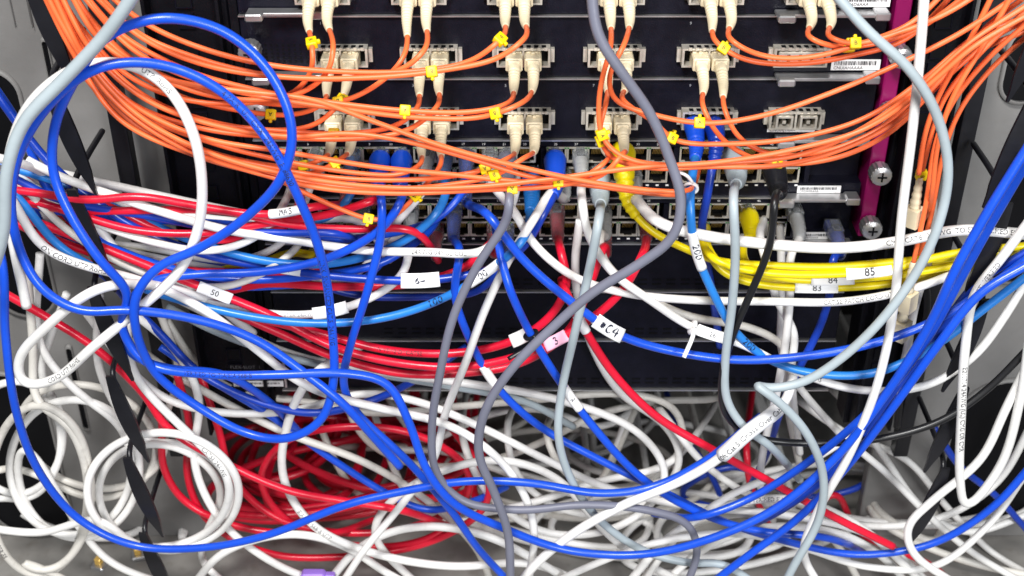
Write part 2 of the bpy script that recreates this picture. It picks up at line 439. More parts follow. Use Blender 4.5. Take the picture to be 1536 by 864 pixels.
def cage(parent,x,z,kind):
    m=MB(); w=.0185; h=.0068; y0=-.009
    for (a,b,c,d) in ((-w,w,h-.0013,h),(-w,w,-h,-h+.0013),(-w,-w+.0015,-h+.0013,h-.0013),(w-.0015,w,-h+.0013,h-.0013),(-.0007,.0007,-h+.0013,h-.0013)):
        m.box(x+a,x+b,y0,.002,z+c,z+d,0)
    m.box(x-w-.003,x-w-.0003,-.004,.002,z-h*.7,z+h*.7,0); m.box(x+w+.0003,x+w+.003,-.004,.002,z-h*.7,z+h*.7,0)
    m.box(x-w+.0016,x+w-.0016,-.0008,.001,z-h+.0014,z+h-.0014,1)
    for k in range(7):
        xx=x-w+.004+k*.0048; m.box(xx,xx+.0022,y0-.0012,y0-.0002,z+h-.0011,z+h+.0011,0)
    for k in range(6):
        xx=x-w+.005+k*.0052; m.box(xx,xx+.0030,y0+.002,y0+.0065,z+h-.0002,z+h+.0002,1)
    if kind=='blank':
        m.box(x-w+.003,x+w-.003,y0-.001,-.001,z-h+.002,z+h-.002,0,.0008)
        for k in range(3): m.box(x-.010+k*.008,x-.008+k*.008,y0-.0016,y0-.0011,z-.003,z+.003,1)
    if kind=='empty':
        for s in (-1,1):
            cx=x+s*.0085
            for (a,b,c,d) in ((-.006,.006,.0035,.0048),(-.006,.006,-.0048,-.0035),(-.006,-.0045,-.0035,.0035),(.0045,.006,-.0035,.0035)):
                m.box(cx+a,cx+b,y0-.003,-.001,z+c,z+d,0)
            m.box(cx-.0012,cx+.0012,y0-.002,-.001,z-.0012,z+.0012,0)
    m.make("transceiver_port",[M_NICK,M_DARK],parent)
def card_base(z0,z1,lab,yf=0.0,group="line cards"):
    m=MB(); m.box(X0+.0045,X1-.0005,yf,.020,z0+.0014,z1-.0006,0,.0006)
    o=m.make("line_card",[M_CARD],None,((X0+X1)/2,0,z0)); tag(o,lab,"line card",group)
    e=MB(); e.box(X0+.0045,X1-.0005,-.0025,.019,z0,z0+.0010,0); e.make("card_edge",[M_STEEL],o)
    return o
rows=[(-110,24,-14,75),(24,118,80,160),(118,210,174,None)]
for (ya,yb,pc,ps) in rows:
    z0,z1=Z(yb),Z(ya)
    o=card_base(z0,z1,"dark optical line card with steel transceiver ports and beige plugs")
    for i,px in enumerate(cages[pc]):
        p=U(px,pc,0); cage(o,p.x,p.z,'blank' if (i==5 and pc==80) else ('empty' if (i==5 and pc==174) else 'x'))
    if ps:
        screw(o,X1+.0085,Z(ps)); screw(o,X0+.012,Z(ps-7))
    lever(o,XL(1160,yb),X1-.003,z0+.004)
    if pc<100: lever(o,X0+.012,X0+.065,z0+.005)
    sx=XL(1258 if pc<0 else 1245,yb-12) if pc!=174 else XL(1150,yb-12)
    sticker(o,sx,sx+.034,z0+.007,z0+.0145,{-14:"CNS6D6AAA",80:"CNUIAHAAAA",174:"CNUIAJ1AAA"}[pc])
    for k in range(5):
        ptext(o,XL(cages[pc][k]-30,pc),z1-.006 if pc>0 else z1-.02,str(k*2+1),.003,0)
    m=MB()
    for k in range(40): m.box(X0+.02+(k%8)*.004,X0+.0215+(k%8)*.004,-.0004,0,z0+.012+(k//8)*.003,z0+.0135+(k//8)*.003)
    g=m.make("vent_grille",[M_DARK],o); g["kind"]="stuff"
def port_mesh():
    m=MB(); w=.0073;h=.0062
    ow=.0060;oh=.0050
    for (ya,yb,mi) in ((0,.0012,0),(.0012,.012,4)):
        m.box(-w,-ow,ya,yb,-h,h,mi); m.box(ow,w,ya,yb,-h,h,mi); m.box(-ow,ow,ya,yb,oh,h,mi); m.box(-ow,-.0030,ya,yb,-h,-oh+.0005,mi); m.box(.0030,ow,ya,yb,-h,-oh+.0005,mi)
        m.box(-.0030,.0030,ya,yb,-h,-h+.0006,mi)
    m.box(-ow,ow,.0085,.0115,-h+.001,oh,1)
    for k in range(8):
        x=-.0040+k*.00108
        m.add([(x,.0012,.0044),(x+.0006,.0012,.0044),(x+.0006,.0080,-.0030),(x,.0080,-.0030)],[[0,1,2,3]],2)
    m.box(-.0070,-.0058,-.0003,.0,.0050,.0060,3); m.box(.0058,.0070,-.0003,.0,.0050,.0060,3)
    me=bpy.data.meshes.new("port"); me.from_pydata([tuple(v) for v in m.v],[],m.f)
    for q in (M_NICK,M_DARK,M_GOLD,mat("green_light_pipe",(0.05,0.25,0.06),0.3),M_PORT): me.materials.append(q)
    for i,k in enumerate(m.m): me.polygons[i].material_index=k
    return me
PM=port_mesh()
for (ya,yb,ra,rb,nm,ps) in ((210,296,232,262,"CN5SKFRAAA",250),(296,365,316,343,"CN5SKFZAAA",330)):
    z0,z1=Z(yb),Z(ya)
    o=card_base(z0,z1,"black line card with two rows of network sockets",yf=.0125)
    za=Z(ra); zb=Z(rb); zm=(za+zb)/2
    xs=XL(420,ra); pitch=.01485
    bx=MB(); bx.box(X0+.0046,X1-.0006,-.0002,.0123,za+.0066,z1-.0008); bx.box(X0+.0046,X1-.0006,-.0002,.0123,z0+.0013,zb-.0066)
    bx.box(X0+.0046,xs-.0005,-.0002,.0123,zb-.0064,za+.0064)
    bx.make("face_frame",[M_CARD],o)
    for g in range(4):
        for c in range(6):
            x=xs+.0075+g*(6*pitch+.0075)+c*pitch
            for zz in (za,zb):
                pt=bpy.data.objects.new("network_socket",PM); COL.objects.link(pt); pt.parent=o
                pt.location=Vector((x,-.0006,zz))-o.location
            ptext(o,x-.002,za+.0078,str(g*12+c*2+1),.0026,-.0002,M_LABEL)
    for k in range(5):
        m=MB(); xx=xs-.004+k*(6*pitch+.0075); m.box(xx,xx+.0035,-.001,.0123,zb-.006,za+.006)
        m.make("divider_bar",[M_CARD],o)
    m=MB()
    for k in range(52): m.box(xs+.004+k*.0073,xs+.0062+k*.0073,-.0006,-.0003,zb-.0090,zb-.0078)
    q=m.make("status_light_row",[M_LABEL],o); q["kind"]="stuff"
    screw(o,X1+.0085,Z(ps)); lever(o,XL(1160,yb),X1-.003,z0+.003)
    sx=XL(1195,yb-10); sticker(o,sx,sx+.032,z0+.0045,z0+.010,nm)
for (ya,yb) in ((365,437),(437,510),(510,584)):
    z0,z1=Z(yb),Z(ya); o=card_base(z0,z1,"blank dark filler panel with thin steel edge",group="blank filler panels")
    ptext(o,XL(350,yb),z1-.016 if ya<510 else z0+.021,"FLEX-SLOT  %d"%(8 if ya<400 else 9 if ya<500 else 10),.0042,0,M_FAINT)
    if ya==510:
        sticker(o,XL(350,570),XL(425,570),z0+.004,z0+.009,"CN61DGJ2YK",bars=True)
        m=MB(); m.box(XL(425,550),XL(428,550),-.002,0,z0+.003,z1-.008); m.make("handle_slot",[M_STEEL],o)
    m=MB()
    for k in range(60): m.box(X0+.09+(k%30)*.011,X0+.097+(k%30)*.011,-.0004,0,z0+.006+(k//30)*.004,z0+.0075+(k//30)*.004)
    g=m.make("vent_grille",[M_DARK],o); g["kind"]="stuff"
# ------------------------------------------------------------------ cable rings on both sides
def ring(x,zc,h,s,lab,dep=.082,y0=-.004):
    """flat tapered finger: slim arm from the post, then a slanting strap ending in a point"""
    X=lambda a:x+s*a
    A=[Vector((X(-.001),y0,zc+h*.60)),Vector((X(0),y0-dep*.55,zc+h*.60)),Vector((X(.001),y0-dep*.94,zc+h*.56)),Vector((X(.002),y0-dep,zc+h*.46))]
    path=catmull(A,.003,1); v,f=tube(path,.0022,8)
    o=mk("cable_ring",v,f,M_BLKP,None,(x,y0,zc)); tag(o,lab,"cable ring","cable management rings on the rack posts")
    # flat strap, widest in the middle
    n=18; vs=[];fs=[]
    for i in range(n+1):
        t=i/n; c=Vector((X(.001+.016*t),y0-dep-.002-.003*math.sin(math.pi*t),zc+h*(.56-1.02*t)))
        w=(.0030+.0030*math.sin(math.pi*min(1,t*1.15)))*(1 if t<.8 else (1-(t-.8)/.2*.75))
        for (a,b) in ((-w,-.0012),(w,-.0012),(w,.0012),(-w,.0012)): vs.append(c+Vector((a,b,0)))
    for i in range(n):
        for k in range(4):
            k2=(k+1)%4; fs.append([i*4+k,i*4+k2,(i+1)*4+k2,(i+1)*4+k])
    fs.append([3,2,1,0]); fs.append([n*4,n*4+1,n*4+2,n*4+3])
    mk("strap",vs,fs,M_BLKP,o,smooth=False)
for k in range(7):
    zc=.240-.076*k
    ring(XL(122,0),zc,.078,1,"black plastic cable ring holding a bundle of cables")
    if k<6: ring(XL(1500,0),zc-.01,.078,-1,"black plastic cable ring beside the cabinet panel")
for (x,l) in ((XL(135,0)+.002,"black spine strip carrying cable rings"),(XL(1480,0)+.008,"black spine strip carrying cable rings near bright cables")):
    o=wallbox("cable_duct_spine",x-.006,x+.006,.004,.016,Z(690),.42,M_BLKP); tag(o,l,"cable duct")
# ------------------------------------------------------------------ optical fibres
GO="orange fibre patch cables"
def O(key,port,pts,d,clip=None,lab="orange fibre cable with beige boot sweeping across the switch"):
    o,path,r=cable(key,'orange',pts,d,1.68,port=port,plug='sc' if port else None,label=lab,group=GO,name="fibre_cable",sides=9,step=.0028,smooth=6,amp=2)
    if clip:
        cl=[clip] if isinstance(clip[0],(int,float)) else clip
        for (u,v) in cl:
            i=near(path,u,v); step=plen(path)/(len(path)-1); p,T,N=at(path,i*step,step); B=N.cross(T)
            vs,fs=boxmesh(-.0034,.0034,-.0034,.0034,-.0026,.0026,.0008,2)
            out=[p+T*a.x+B*a.y+N*a.z for a in vs]; mk("yellow_clip",out,fs,M_YEL,o)
            vs,fs=boxmesh(-.0010,.0010,.0030,.0054,-.0016,.0016,.0004,1)
            mk("clip_tab",[p+T*a.x+B*a.y+N*a.z for a in vs],fs,M_YEL,o)
            vs,fs=text_mesh(random.choice("AB"),.0038)
            mk("printed_text",[p+T*(a.x-.0013)+B*(a.y-.0013)+N*.0029 for a in vs],fs,M_INK,o,smooth=False)
O('a1',(471,-14),[(469,78),(466,110),(435,142),(360,155),(270,148),(190,112),(120,40),(72,-30)],84,(471,66))
O('a2',(499,-14),[(500,75),(492,108),(450,140),(370,150),(270,130),(170,70),(95,-30)],90)
O('a3',(615,-14),[(606,85),(575,120),(520,150),(440,158),(320,140),(200,90),(130,20),(100,-30)],80,(506,146))
O('a4',(643,-14),[(635,78),(600,105),(520,118),(400,112),(290,85),(200,45),(130,-30)],92)
O('a5',(758,-14),[(748,62),(705,92),(620,107),(500,107),(390,95),(290,68),(210,30),(140,-30)],96,(750,60))
O('a6',(786,-14),[(783,62),(745,88),(660,106),(560,116),(430,116),(310,98),(210,55),(120,-30)],100,(649,110))
O('a7',(911,-14),[(914,80),(904,115),(898,160),(905,210),(940,238),(1010,248),(1100,244),(1200,232),(1290,195),(1380,130),(1460,60),(1545,5)],102,(903,200))
O('a8',(939,-14),[(934,72),(914,112),(922,150),(980,172),(1060,185),(1150,172),(1250,138),(1350,95),(1440,50),(1545,-20)],96,(1050,184))
O('a9',(1059,-14),[(1076,66),(1120,90),(1195,96),(1275,84),(1360,58),(1445,-25)],80,(1089,70))
O('a10',(1087,-14),[(1098,62),(1145,84),(1215,86),(1290,66),(1365,36),(1430,-25)],88)
O('a11',(1204,-14),[(1216,58),(1255,70),(1310,66),(1380,42),(1460,-15)],84,(1273,58))
O('a12',(1232,-14),[(1248,58),(1285,66),(1345,50),(1420,20),(1490,-25)],92,(1282,72))
O('b1',(499,82),[(482,158),(440,172),(360,166),(260,140),(170,80),(90,-30)],74,(408,155))
O('b2',(528,82),[(505,160),(470,188),(400,195),(300,178),(200,135),(120,50),(70,-30)],78,(516,152))
O('b3',(633,82),[(622,168),(590,190),(520,200),(420,196),(300,180),(190,125),(100,10),(80,-30)],84,(502,196))
O('b4',(661,82),[(652,165),(610,196),(530,208),(430,206),(300,192),(190,150),(120,70),(60,-30)],90)
O('b5',(771,82),[(756,158),(705,168),(610,166),(500,154),(390,136),(280,105),(180,50),(110,-30)],94,(608,162))
O('b6',(799,82),[(776,158),(720,176),(620,176),(520,164),(420,150),(300,122),(200,75),(105,-30)],98,(743,162))
O('b7',(907,82),[(908,160),(899,200),(915,235),(975,252),(1060,250),(1170,248),(1260,225),(1340,185),(1420,110),(1480,40),(1545,-10)],92,(900,210))
O('b8',(935,82),[(938,155),(985,185),(1010,210),(1090,216),(1200,206),(1300,176),(1390,115),(1470,50),(1545,25)],88,(1010,207))
O('b9',(1047,82),[(1056,165),(1080,205),(1125,236),(1190,246),(1270,232),(1340,195),(1410,125),(1500,50),(1545,30)],84,(1165,251))
O('b10',(1075,82),[(1088,168),(1110,208),(1160,232),(1240,226),(1320,192),(1390,132),(1480,70),(1545,45)],79)
O('c1',(504,176),[(484,238),(450,250),(370,242),(280,215),(200,170),(120,80),(60,-30)],70,(455,250))
O('c2',(533,176),[(508,240),(470,260),(390,256),(290,228),(190,180),(110,90),(65,-30)],76,(500,243))
O('c3',(636,176),[(627,250),(600,262),(520,258),(420,240),(320,215),(210,170),(130,80),(85,-30)],82)
O('c4',(664,176),[(657,255),(625,292),(590,325),(560,330),(480,300),(400,262),(300,232),(200,185),(130,100),(75,-30)],88,[(626,292),(554,330)])
O('c5',(773,176),[(757,240),(720,256),(640,268),(520,268),(400,250),(290,222),(190,170),(125,90),(70,-30)],92,(728,257))
O('c6',(801,176),[(781,240),(745,262),(650,280),(530,282),(400,262),(290,232),(180,180),(110,80),(55,-30)],96,(740,250))
O('c7',(903,176),[(906,245),(870,268),(780,272),(680,262),(560,250),(430,228),(300,205),(190,150),(110,50),(85,-30)],100,(840,275))
O('c8',(931,176),[(930,235),(905,262),(840,278),(720,285),(590,290),(480,282),(380,258),(270,220),(170,150),(95,40),(60,-30)],104,(768,271))
O('d1',None,[(95,-30),(150,60),(240,115),(350,135),(470,150),(560,182),(660,218),(770,248),(880,272),(980,286),(1025,287),(1038,262,30),(1040,240,5)],108,None,"orange fibre cable crossing diagonally over beige plugs")
O('d2',None,[(70,-30),(130,90),(210,175),(310,228),(430,262),(560,280),(700,281),(830,268),(950,252),(1080,243),(1200,222),(1300,192),(1390,130),(1460,70),(1545,20)],106,None,"orange fibre cable running the full width of the switch")
O('d3',None,[(80,-30),(140,80),(220,150),(330,190),(440,205),(520,200),(600,210),(700,236),(800,266),(900,280),(1000,292),(1040,280,30),(1050,250,5)],102,None,"orange fibre cable crossing diagonally over beige plugs")
O('e1',None,[(1545,10),(1470,80),(1415,150),(1395,210),(1382,262)],84,(1382,262),"orange fibre cable dropping to a spare beige plug")
O('e2',None,[(1545,30),(1475,95),(1425,160),(1402,220),(1390,300),(1370,395)],90,None,"orange fibre cable dropping beside the rack post")
O('e3',None,[(1545,50),(1485,105),(1440,165),(1415,230),(1395,330),(1362,435)],78,None,"orange fibre cable dropping beside the rack post")
O('e4',None,[(1500,-30),(1455,60),(1410,140),(1388,200),(1378,262)],94,None,"orange fibre cable dropping steeply to a spare beige plug")
O('e5',None,[(1530,-30),(1480,60),(1432,140),(1408,210),(1398,290),(1385,330,40),(1370,345,5)],100,None,"orange fibre cable dropping steeply beside the rack post")
for (u,v,k) in ((1380,266,'e1'),(1370,393,'e2'),(1361,436,'e3')):
    dd={'e1':84,'e2':90,'e3':78}[k]
    a=U(u,v,dd); b=U(u-8,v+45,dd); c=U(u-12,v+72,dd); root=CABLES[k][0]
    sp=catmull([a,a.lerp(b,.5),b],.0012,1); n=len(sp); v1,f1=tube(sp,[(.0022+.002*i/n)*(0.88 if i%4<2 else 1) for i in range(n)],12); mk("boot",v1,f1,M_BEIGE,root)
    sp=[b,b.lerp(c,.03),b.lerp(c,.97),c]; v1,f1=tube(sp,[.006,.0078,.0078,.0070],4); mk("plug",v1,f1,M_BEIGE,root,smooth=False)
# ------------------------------------------------------------------ network cables
GB="blue network cables in the tangle"; GW="white network cables in the tangle"; GR="red network cables"; GG="grey network cables"; GY="yellow network cables"
def N(key,col,pts,d,lab,grp,**kw): return cable(key,col,pts,d,label=lab,group=grp,**kw)
N('B1','blue',[(600,700),(560,655),(515,606),(460,562),(380,508),(290,478),(190,465),(120,466),(60,430),(22,350),(20,262),(55,180),(125,112),(180,94),(255,100),(330,135),(395,200),(445,290),(482,385),(497,480),(500,575),(482,630),(430,658),(370,650),(300,612),(235,562),(205,500),(203,445),(235,402),(300,372),(370,325),(425,262),(438,190),(402,105),(332,45),(240,27),(160,55),(112,120),(82,190),(80,260),(110,330),(150,390),(192,440),(182,490),(220,545),(320,562),(420,562),(520,560),(580,575),(612,630),(640,705),(680,755),(750,790),(850,825),(960,832),(1060,810),(1160,765),(1250,690),(1330,590),(1398,480),(1430,410),(1480,320),(1545,215)],125,"long blue network cable with wide hanging loops",GB,r=3.1,amp=5)
o,p,r=CABLES['B1']; print_on(o,p,r,400,205,"4 PAIR  UL  CMX  24AWG  E188630",.0046,M_INK); print_on(o,p,r,495,450,"LINK  ENHANCED CAT.5  24AWG",.0046,M_INK); print_on(o,p,r,330,560,"VERIFIED TO TIA/EIA 568-B",.0040,M_INK)
N('B2','blue',[(-30,290,90),(3,390),(8,500),(25,620),(60,710),(120,780),(200,818),(300,822),(400,803),(520,757),(600,738),(700,722),(800,725),(900,740),(980,730),(1060,690),(1110,650),(1140,625,60)],110,"blue network cable hanging in a wide low arc",GB)
N('B3','blue',[(572,300),(572,350),(550,440),(525,520),(515,575),(532,615),(610,690),(680,770),(715,820),(770,880)],92,"blue network cable dropping from a blue boot",GB,port=(572,232),plug='rj',boot=JK['blue'],bs=1.1)
N('B4','blue',[(600,305),(570,345),(490,388),(390,408),(290,412),(220,425),(185,480),(195,530),(250,552),(330,560),(400,600,60),(460,660,30)],86,"blue network cable swinging away from a blue boot",GB,port=(604,232),plug='rj',boot=JK['blue'],bs=1.1)
N('B5','blue',[(735,325),(785,390),(860,455),(930,503),(1010,527),(1110,540),(1210,534),(1310,515),(1400,482),(1470,440),(1545,385)],98,"blue network cable with clear plug crossing toward the panel",GB,port=(700,262),plug='rj',r=3.1)
N('B6','blue',[(690,380),(682,440),(705,510),(745,580),(810,640),(900,690),(1000,740),(1080,780),(1180,812),(1290,832),(1400,815),(1490,760),(1545,700)],80,"deep blue network cable sagging to the cabinet floor",GB,port=(682,316),plug='rj')
N('B7','blue',[(742,330,30),(745,350,70),(760,420),(790,490),(835,565),(890,640),(960,715),(1040,765),(1130,795),(1230,805),(1300,830,20)],95,"blue network cable with white tag hanging diagonally",GB)
o,p,r=CABLES['B7']; wrap(o,p,r,855,600,.022,"A"); 
o,p,r=CABLES['B6']; wrap(o,p,r,738,566,.026)
N('B8','blue',[(1545,235),(1490,330),(1440,420),(1390,510),(1320,600),(1230,680),(1130,745),(1050,775),(980,770,60)],104,"blue network cable coming down beside the side panel",GB)
N('B9','blue',[(1545,395),(1470,440),(1405,520),(1340,610),(1270,700),(1200,775),(1120,835),(1060,880)],112,"bright blue network cable curving down to the floor",GB,r=3.1)
N('B9b','navy',[(1545,375),(1465,425),(1395,520),(1330,600),(1290,660),(1235,720),(1180,760),(1100,800,20)],90,"deep blue network cable curving down beside others",GB)
N('B10','sky',[(1035,300),(1042,370),(1070,440),(1105,500),(1155,540),(1220,560),(1310,560),(1400,520),(1480,460),(1545,410)],96,"light blue network cable marked with a handwritten tag",GB,port=(1038,180),plug='rj',boot=JK['blue'])
o,p,r=CABLES['B10']; wrap(o,p,r,1052,372,.030,"200",.0055); print_on(o,p,r,1118,515,"200",.0055,hand=True)
N('B10b','navy',[(1066,262),(1060,300),(1052,340),(1058,380),(1070,450,20),(1080,520,4)],50,"blue network cable beneath the light blue one",GB,port=(1068,180),plug='rj',boot=JK['navy'])
N('B11','navy',[(832,290,52),(815,320),(790,365),(745,400),(650,420),(540,418),(430,405),(320,385),(220,350),(140,300),(70,240),(-20,120)],74,"deep blue network cable running back to the side bundle",GB,port=(832,232),plug='rj',boot=JK['blue'],bs=1.15)
N('B12','sky',[(795,320,52),(785,360),(735,405),(655,452),(570,478),(470,485),(370,474),(270,450),(170,415),(90,370),(30,300),(-20,250)],84,"light blue network cable with white handwritten tag",GB,port=(797,262),plug='rj',boot=JK['sky'])
o,p,r=CABLES['B12']; wrap(o,p,r,728,412,.028,"00",.0055); print_on(o,p,r,655,453,"100",.0055,hand=True)
N('B13','sky',[(670,285,48),(655,320),(600,365),(500,395),(400,392),(300,365),(200,325),(110,282),(40,258),(-30,240)],72,"light blue network cable in the side bundle",GB,port=(668,232),plug='rj')
N('B16','blue',[(-30,100),(30,190),(75,290),(130,350),(230,395),(340,418),(460,415),(570,395),(640,350,40),(660,320,5)],68,"blue network cable emerging from the cable ring",GB)
N('B17','navy',[(-20,280),(40,300),(80,370),(160,415),(190,450),(240,500),(300,560),(380,600),(470,620),(560,600),(640,560,20),(700,520,2)],58,"deep blue network cable hanging low behind the loops",GB)
N('B18','navy',[(1250,385),(1245,440),(1230,490),(1205,540),(1180,590),(1150,680,20),(1120,740,-20)],50,"deep blue network cable dropping behind white cables",GB,port=(1250,343),plug='rj')
N('B19','blue',[(240,520),(300,560),(400,620),(500,690),(580,740),(640,765),(700,755),(760,730,0)],40,"blue network cable lying in the floor tangle",GB)
N('B20','navy',[(1000,590,-160),(1020,650),(1060,700),(1080,760),(1020,740),(1100,700),(1200,745),(1290,730),(1320,700),(1330,650,-120)],-60,"deep blue network cable lying on the cabinet floor",GB)
N('B21','navy',[(1545,800),(1490,740),(1440,700),(1400,640)],10,"deep blue network cable behind the side opening",GB)
N('W1','white',[(40,460),(15,330),(15,230),(50,150),(120,100),(200,98),(255,135),(290,200),(303,270),(298,340),(270,405),(200,470),(140,520),(80,570),(35,575),(28,540),(70,490),(150,432),(230,428,95),(310,450,70),(380,500,40)],118,"white network cable with a tall loop around the rings",GW,r=3.4,amp=4)
o,p,r=CABLES['W1']; print_on(o,p,r,240,120,"UTP  RoHS",.0045,M_INK); print_on(o,p,r,100,555,"CORD UTP RoHS",.0045,M_INK)
N('W2','white',[(1388,-30),(1380,80),(1368,200),(1352,330),(1342,450),(1318,570),(1275,680),(1225,770),(1205,830),(1230,880)],118,"white network cable hanging nearly straight down",GW,r=3.1)
N('W3','white',[(955,300,55),(990,335),(1050,352),(1150,366),(1260,372),(1350,362),(1440,345),(1545,352)],92,"thick white network cable with printed lettering",GW,r=3.8,port=(950,262),plug='rj')
o,p,r=CABLES['W3']; print_on(o,p,r,1430,350,"CMP  CAT6  24AWG  TO ETL VERIFIED EIA",.0048,M_INK)
N('W4','white',[(772,318),(800,365),(860,415),(940,440),(1040,450),(1150,452),(1270,452),(1380,430),(1460,400),(1545,385)],76,"white network cable crossing under the yellow ones",GW,port=(735,232),plug='rj')
N('W5','white',[(873,300),(882,350),(920,410),(975,450),(1040,492),(1110,515),(1190,555),(1290,585),(1390,578),(1460,535),(1510,470),(1545,410)],90,"white network cable sagging below the switch",GW,port=(870,232),plug='rj')
o,p,r=CABLES['W5']; flag(o,p,r,1068,504,.024,.008,"26",.0050); print_on(o,p,r,1200,560,"CORD UTP RoHS",.0042)
o,p,r=CABLES['W4']; print_on(o,p,r,1290,452,"CAT.5E PATCH CORD UTP",.0042)
N('W6','white',[(-20,235),(10,240,100),(70,262),(130,320),(190,390),(270,440),(380,468),(480,470),(560,445),(605,410),(612,385)],70,"white network cable with printed lettering in the bundle",GW,port=(617,316),plug='rj')
o,p,r=CABLES['W6']; print_on(o,p,r,440,470,"ECOISTER 24AWG",.004,M_LED); flag(o,p,r,495,468,.026,.009,"3",.006,hand=True)
N('W7','white',[(830,285,48),(800,330),(760,395),(725,470),(700,540),(668,620),(650,690),(600,760),(550,820),(510,880)],84,"white network cable falling steeply to the floor",GW,port=(845,262),plug='rj')
N('W8','white',[(40,240),(90,265),(160,290),(250,320),(340,345),(440,360),(540,375),(640,378),(730,375),(770,300,50),(775,262,8)],82,"white network cable in the side bundle",GW)
o,p,r=CABLES['W8']; print_on(o,p,r,660,378,"24AWG 04P UL CUL",.0042)
N('W9','white',[(1185,385),(1185,440),(1180,500),(1165,590),(1150,650),(1140,720),(1160,780,10)],60,"aged white network cable dropping to the floor",GW,port=(1190,316),plug='rj')
N('W9b','cream',[(900,350),(905,390),(960,440),(1020,470),(1060,480),(1120,490,50),(1175,520,45),(1180,600,30),(1200,700,-20)],60,"aged white network cable from a clear plug",GW,port=(905,316),plug='rj')
N('W10','white',[(1190,560,80),(1180,600,92),(1120,650),(1075,690),(1020,722),(940,755),(860,800),(800,850),(770,890)],114,"thick white crossover cable with printed name tag",GW,r=3.5)
o,p,r=CABLES['W10']; wrap(o,p,.0050,1122,648,.060,"10ft Cat 5 Cross Over Cable",.0054,hand=False)
N('W11','white',[(1545,330),(1500,390),(1462,440),(1448,520),(1442,620),(1440,720),(1450,760),(1500,700),(1530,600),(1545,500)],100,"white network cable with printed lettering and tight loop",GW,r=3.3)
o,p,r=CABLES['W11']; print_on(o,p,r,1446,615,"E211714 24AWG (UL) CMG OR CMR",.0048,M_INK); print_on(o,p,r,1480,415,"ETL VERIFIED",.0042,M_INK)
N('W12','white',[(1545,540),(1510,610),(1470,690),(1400,750),(1362,790),(1370,830),(1440,880)],96,"white network cable curling near the side panel",GW,r=3.2)
N('W13','white',[(1545,700),(1480,790),(1400,850),(1300,850),(1200,820),(1100,800),(980,815),(860,860),(800,890)],70,"white network cable lying along the front edge",GW)
N('W14','white',[(1145,330,8),(1140,360,50),(1150,395),(1165,450),(1192,500),(1188,540),(1190,600,30),(1200,680,0)],58,"white network cable behind light blue cable",GW)
N('W15','white',[(1170,340,6),(1172,380,30),(1172,460),(1176,540),(1250,640),(1330,710),(1400,780),(1460,830),(1545,880)],30,"white network cable in the floor tangle",GW)
N('W16','white',[(1180,575,-150),(1210,610),(1270,650),(1360,690),(1420,760),(1490,830),(1540,860)],-20,"white network cable in the floor tangle",GW)
N('W17','white',[(1400,300,20),(1395,380),(1372,460),(1350,560),(1290,640),(1200,700),(1100,740),(1020,800),(960,880)],60,"white network cable behind hanging blue cables",GW)
